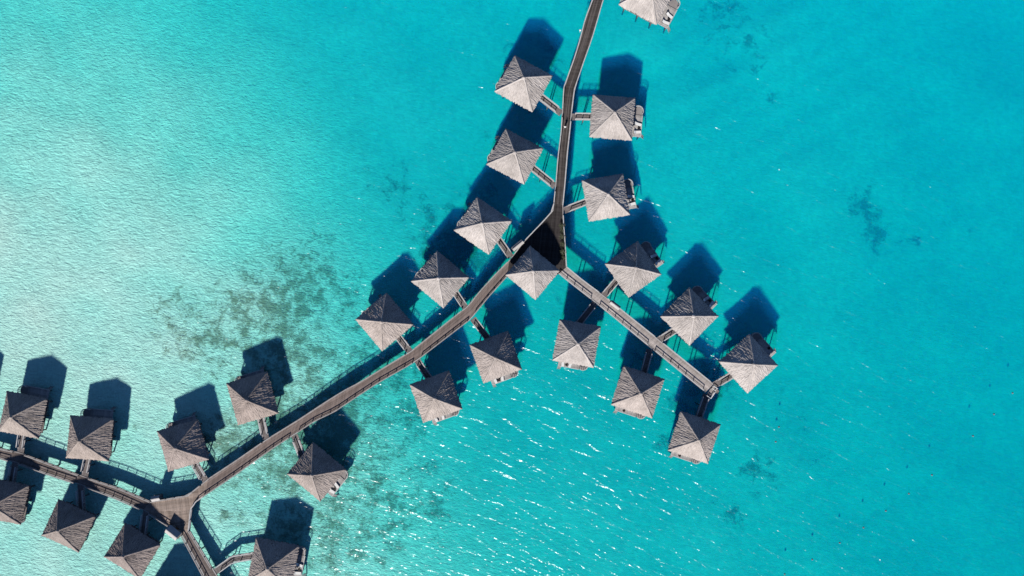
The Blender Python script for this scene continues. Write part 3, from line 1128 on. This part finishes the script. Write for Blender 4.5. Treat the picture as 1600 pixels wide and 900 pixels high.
# shaded junction (upper) ------------------------------------------------
M['deck_junction'] = mat_planks('shade_darkened_decking', (0.036, 0.031, 0.03), 0.3, (0.10, 0.086, 0.08), 0.5)  # boards coloured darker to deepen the pavilion's cast shadow
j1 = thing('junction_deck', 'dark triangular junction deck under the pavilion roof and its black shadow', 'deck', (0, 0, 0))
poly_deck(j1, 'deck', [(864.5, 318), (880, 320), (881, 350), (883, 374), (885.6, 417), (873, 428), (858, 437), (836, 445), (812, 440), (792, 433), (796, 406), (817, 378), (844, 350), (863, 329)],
          R(-6), M['deck_junction'])
deck_edge(j1, [(796, 406), (817, 378), (844, 350), (863, 329), (864.5, 318)], M['kerb'], M['rail_white'], -.14)
deck_edge(j1, [(880, 320), (881, 350), (883, 374), (885.6, 417)], M['kerb_dim'], M['rail_white'], -.14)
for a, b2 in ((862, 335), (874, 345), (840, 362), (876, 380), (822, 385), (850, 385), (876, 412), (803, 412)):
    p = W(a, b2, 0)
    put('pile', ME_PILE2, j1, (p.x, p.y, WALK_Z - .5 - TER_Z + .16))

# forked deck (lower left) -----------------------------------------------
j2 = thing('forked_deck', 'tan triangular deck where the west, southwest and south boardwalks meet', 'deck', (0, 0, 0))
poly_deck(j2, 'deck_panel', [(236, 783), (250, 781), (277, 776), (293, 774), (325, 748), (320, 775), (305, 786), (300.7, 795), (283, 799), (224, 797)],
          R(98), M['deck_fork'])
poly_deck(j2, 'deck_panel', [(300.7, 795), (297, 829), (284, 836), (264, 822), (224, 797), (283, 799)],
          R(8), M['deck_fork'])
deck_edge(j2, [(325, 748), (293, 774), (277, 776), (250, 781), (236, 783)], M['kerb'], M['rail'], .14)
deck_edge(j2, [(297, 829), (300.7, 795), (305, 786), (320, 775)], M['kerb'], M['rail_white'], .14)
deck_edge(j2, [(224, 797), (264, 822), (284, 836)], M['kerb_dim'], M['rail'], .14,
          ends=gang_ends + [W(276, 830, WALK_Z)])
for a, b2 in ((245, 788), (275, 786), (300, 778), (296, 800), (290, 828), (265, 815), (275, 800)):
    p = W(a, b2, 0)
    put('pile', ME_PILE2, j2, (p.x, p.y, WALK_Z - .5 - TER_Z + .16))

# gangways ------------------------------------------------------------------
for pts, short in gang_jobs:
    root = thing('gangway', f'narrow gangway from boardwalk to the {short}', 'gangway', (0, 0, 0), 0, 'gangways between boardwalks and bungalows')
    hw = 0.82
    pts = [Vector(p) for p in pts]
    pts[-1] = pts[-1] + (pts[-1] - pts[-2]).normalized() * 0.05
    line = resample(pts, 1.0)
    L, Q = offset_line(line, hw), offset_line(line, -hw)
    b = MB()
    z = -.012
    for i in range(len(line)):
        for p, dz in ((L[i], z), (Q[i], z), (L[i], -.17), (Q[i], -.17)):
            b.v.append((p.x, p.y, p.z + dz))
    acc = 0.0
    for i in range(len(line) - 1):
        a, c2 = 4 * i, 4 * i + 4
        st = (line[i + 1] - line[i]).length
        b.face((a + 1, c2 + 1, c2, a), [(2 * hw, acc), (2 * hw, acc + st), (0, acc + st), (0, acc)])
        acc += st
        b.face((a + 2, c2 + 2, c2 + 3, a + 3)); b.face((a, c2, c2 + 2, a + 2)); b.face((a + 3, c2 + 3, c2 + 1, a + 1))
    b.face((0, 2, 3, 1)); e = 4 * (len(line) - 1); b.face((e + 1, e + 3, e + 2, e))
    b.build('deck', M['deck_gang'], root)
    for e, ins in ((L, -.09), (Q, .09)):
        build_kerb(root, e[:-1], ins, M['kerb'], .2)
        run = resample(offset_line(e, ins), .4)[:-3]
        if len(run) > 4:
            build_rail(root, run, M['rail_white'], .95, 5)
    mid = line[len(line) // 2]
    for e in (L, Q):
        p = e[len(e) // 2].lerp(mid, .15)
        put('pile', ME_PILE2, root, (p.x, p.y, WALK_Z - .5 - TER_Z + .16))

# landing at the southeast end ------------------------------------------------
lp = W(1110, 612.5, WALK_Z)
la = math.atan2(W(1120, 607.5, 0).y - W(1110, 622, 0).y, W(1120, 607.5, 0).x - W(1110, 622, 0).x)
lr = thing('landing_stage', 'small white-railed landing with steps at the southeast boardwalk end', 'landing', lp, la)
b = MB(); b.box((0.1, -.3, -.33), (2.9, 1.3, .16)); b.build('platform', M['deck_se'], lr)
b = MB()
for k in range(4):
    b.box((1.1 - .34 * k * 0 , -1.05 - .28 * k, -.55 - .3 * k), (.9, .28, .06))
b.build('step', M['deck_gang'], lr)
b = MB()
cor = [Vector((-1.3, .3, .55)), Vector((-1.3, -.9, .55)), Vector((.5, -.9, .55))]
for a, c2 in zip(cor[:-1], cor[1:]):
    b.bar(a, c2, .16, .08); b.bar(a - Vector((0, 0, .45)), c2 - Vector((0, 0, .45)), .06, .06)
for a in cor:
    b.box((a.x, a.y, .1), (.14, .14, 1.0))
b.build('railing', M['white'], lr)
b = MB()
cor = [Vector((1.65, .3, .55)), Vector((1.65, -.9, .55))]
b.bar(cor[0], cor[1], .16, .08); b.bar(cor[0] + Vector((-.7, -.1, 0)), cor[1] + Vector((-.7, .1, 0)), .12, .08)
for a in cor + [cor[0] + Vector((-.7, -.1, 0)), cor[1] + Vector((-.7, .1, 0))]:
    b.box((a.x, a.y, .1), (.14, .14, 1.0))
b.build('railing', M['white'], lr)
for a in (-1.1, 1.3):
    put('pile', ME_PILE2, lr, (a, -.3, -WALK_Z + .35))

# small service huts beside the boardwalks ----------------------------------------
HUTS = [
    ((801, 390), (817, 377), 'pale gable-roofed service hut on the upper left edge of the shaded junction', 1.15),
    ((954, 471.5), (968, 482), 'pale gable-roofed service hut against the upper side of the southeast boardwalk', 1.15),
    ((237, 780), (250, 777.5), 'small white-topped service hut on the upper edge of the tan forked deck', 1.3),
    ((262, 825.5), (279, 839), 'service hut throwing a black square shadow on the tan forked deck', 2.3),
]
for (a, c2, label, wd) in HUTS:
    A, B2 = W(*a, 3.4), W(*c2, 3.4)
    mid = (A + B2) / 2
    L = (B2 - A).length
    rz = math.atan2(B2.y - A.y, B2.x - A.x)
    root = thing('service_hut', label, 'hut', (mid.x, mid.y, 0), rz, 'service huts beside the boardwalks')
    b = MB(); b.box((0, 0, WALK_Z + .0 + .55), (L - .25, wd - .25, 1.7)); b.build('wall', M['hutwall'], root)
    b = MB()
    h = wd * .42
    z0, z1 = WALK_Z + 1.38, WALK_Z + 1.38 + h
    for sgn in (-1, 1):
        q = [(-L / 2, sgn * wd / 2, z0), (L / 2, sgn * wd / 2, z0), (L / 2, 0, z1), (-L / 2, 0, z1)]
        q2 = [(x, y, z + .08) for x, y, z in q]
        n = len(b.v)
        b.v += q + q2
        for fidx in ((0, 1, 2, 3), (7, 6, 5, 4), (0, 4, 5, 1), (1, 5, 6, 2), (2, 6, 7, 3), (3, 7, 4, 0)):
            b.face([n + i for i in fidx])
    rf = b.build('roof', M['hutroof'], root)
    b = MB(); b.bar((-L / 2, 0, z1 + .1), (L / 2, 0, z1 + .1), .16, .06); b.build('ridge_board', M['kerb'], rf)
    b = MB(); b.box((0, wd / 2 - .105, WALK_Z + .5), (.8, .03, 1.3)); d = b.build('door', M['door'], root)
    b = MB(); b.box((.3, wd / 2 - .07, WALK_Z + .5), (.04, .04, .16)); b.build('handle', M['metal'], d)
    b = MB(); b.box((0, 0, WALK_Z - .38), (L, wd, .14)); b.build('base', M['deck_gang'], root)

# potted plants on the junction ----------------------------------------------------
PLANTS = [((878.0, 353.5), 'bushy potted shrub on the junction deck, topmost of the row along the right rail', 1.2),
          ((878.2, 361.5), 'potted shrub second from the top in the row along the junction rail', .9),
          ((878.8, 371), 'broad potted shrub third from the top in the row along the junction rail', 1.25),
          ((879.0, 382.5), 'potted shrub third from the bottom in the row along the junction rail', 1.2),
          ((879.6, 394.5), 'potted shrub second from the bottom in the row along the junction rail', 1.3),
          ((880.2, 403), 'small potted shrub, bottom one of the row along the junction rail', .9)]
b = MB(); b.lathe([(.26, 0), (.30, .05), (.38, .42), (.42, .5), (.36, .5), (.34, .44)], 14); ME_POT = b.mesh('pot', M['pot'])
for i, (pp, label, sz) in enumerate(PLANTS):
    p = W(*pp, WALK_Z)
    root = thing('potted_plant', label, 'plant', p, i * 1.1, 'potted plants along the junction rail')
    put('pot', ME_POT, root)
    rg = random.Random(i + 40)
    b = MB()
    for k in range(150):
        th, ph = rg.uniform(0, 6.28), rg.uniform(.15, 1.5)
        r = sz * .72 * rg.uniform(.45, 1)
        c = Vector((r * math.cos(th) * math.sin(ph), r * math.sin(th) * math.sin(ph), .55 + r * .9 * math.cos(ph)))
        d = Vector((math.cos(th), math.sin(th), rg.uniform(-.2, .8))).normalized()
        sd = d.cross(Vector((rg.uniform(-.4, .4), rg.uniform(-.4, .4), 1))).normalized() * .07
        Ln = d * rg.uniform(.2, .38)
        b.quad([c - Ln * .5, c + sd, c + Ln * .5, c - sd])
    b.build('foliage', M['leaf'], root)

# lamp on the north boardwalk ---------------------------------------------------------
p = W(906, 50, WALK_Z)
o = thing('rail_lamp', 'small white lamp post on the left edge of the north boardwalk near its top', 'lamp', p)
b = MB(); b.tube([(0, 0, -.1), (0, 0, 1.15)], .06, 8); b.build('post', M['white'], o)
b = MB(); b.lathe([(.12, 1.1), (.2, 1.15), (.2, 1.45), (.26, 1.47), (.05, 1.62)], 12); b.build('lamp_head', M['white'], o)

# person walking on the north boardwalk -------------------------------------------------
p = W(882.5, 199.5, WALK_Z)
per = thing('person', 'person in a white top walking on the dark north boardwalk', 'person', p, R(-8))
vs = [(0, 0, .95), (0, 0, 1.12), (0, 0, 1.32), (0, .01, 1.46), (0, .03, 1.55), (0, .05, 1.66), (0, .04, 1.74),
      (.1, 0, .9), (.11, .16, .5), (.11, .08, .09), (.11, .22, .05), (-.1, 0, .9), (-.11, -.1, .5), (-.11, -.34, .12), (-.11, -.24, .04),
      (.19, 0, 1.40), (.26, -.1, 1.12), (.27, .04, .88), (.27, .1, .8), (-.19, 0, 1.40), (-.26, .08, 1.12), (-.27, .26, .93), (-.27, .33, .88)]
es = [(0, 1), (1, 2), (2, 3), (3, 4), (4, 5), (5, 6), (0, 7), (7, 8), (8, 9), (9, 10), (0, 11), (11, 12), (12, 13), (13, 14),
      (3, 15), (15, 16), (16, 17), (17, 18), (3, 19), (19, 20), (20, 21), (21, 22)]
rad = [.14, .125, .15, .1, .055, .095, .07, .09, .065, .042, .035, .09, .065, .042, .035, .06, .045, .034, .03, .06, .045, .034, .03]
bm = bpy.data.meshes.new('body')
bm.from_pydata(vs, es, [])
bm.materials.append(M['skin'])
body = put('body', bm, per)
md = body.modifiers.new('skin', 'SKIN')
for i, v in enumerate(bm.skin_vertices[0].data if bm.skin_vertices else []):
    v.radius = (rad[i], rad[i])
if not bm.skin_vertices:
    bpy.context.view_layer.objects.active = body
sub = body.modifiers.new('smooth', 'SUBSURF')
sub.levels = 1
sub.render_levels = 1
b = MB(); b.tube([(0, 0, .86), (0, 0, 1.0), (0, 0, 1.18), (0, 0, 1.34), (0, .01, 1.43), (0, .02, 1.49)], [.23, .2, .185, .225, .2, .09], 16, False)
for sgn, e in ((1, (.27, -.07, 1.2)), (-1, (-.27, .05, 1.2))):
    b.tube([(sgn * .14, 0, 1.41), (sgn * .21, 0, 1.37), e], [.1, .1, .085], 10, False)
b.build('shirt', M['cloth'], per, True)
b = MB()
for q in ((7, 8, 9), (11, 12, 13)):
    b.tube([Vector(vs[q[0]]) + Vector((0, 0, .06)), vs[q[1]], vs[q[2]]], [.13, .1, .085], 10, False)
b.build('trousers', M['trousers'], per, True)
b = MB(); b.lathe([(.112, 1.64), (.125, 1.70), (.11, 1.78), (.06, 1.83), (.01, 1.845)], 14, (0, .03, 0)); b.build('hair', M['hair'], per, True)

# buoys marking the swimming area -------------------------------------------------------
BUOYS = [(1582, 614), (1553, 647), (1520, 681), (1456, 742), (1420, 771), (1384, 798), (1349, 824), (1312, 848), (1269, 874), (1226, 897)]
b = MB(); b.lathe([(.04, -.25), (.16, -.16), (.24, 0), (.16, .16), (.08, .2), (.05, .21), (.05, .3), (.03, .32)], 14); ME_BUOY = b.mesh('buoy', M['buoy'], True)
ords = ['nearest the right edge', 'second from the right edge', 'third from the right edge', 'fourth from the right edge', 'fifth from the right edge',
        'fifth from the bottom edge', 'fourth from the bottom edge', 'third from the bottom edge', 'second from the bottom edge', 'nearest the bottom edge']
for q, (a, b2) in enumerate(BUOYS):
    p = W(a, b2, 0)
    o = put('buoy', ME_BUOY, None, (p.x, p.y, .05))
    tag(o, f'tiny pale buoy of the slanting line at lower right, {ords[q]}', 'buoy', 'buoys in a slanting line on the open lagoon')
for (a, b2, lab) in ((1217, 667, 'lone tiny buoy right of the last bungalow, the upper of a pair'), (1212, 690, 'lone tiny buoy right of the last bungalow, the lower of a pair')):
    p = W(a, b2, 0)
    o = put('buoy', ME_BUOY, None, (p.x, p.y, .05))
    tag(o, lab, 'buoy')
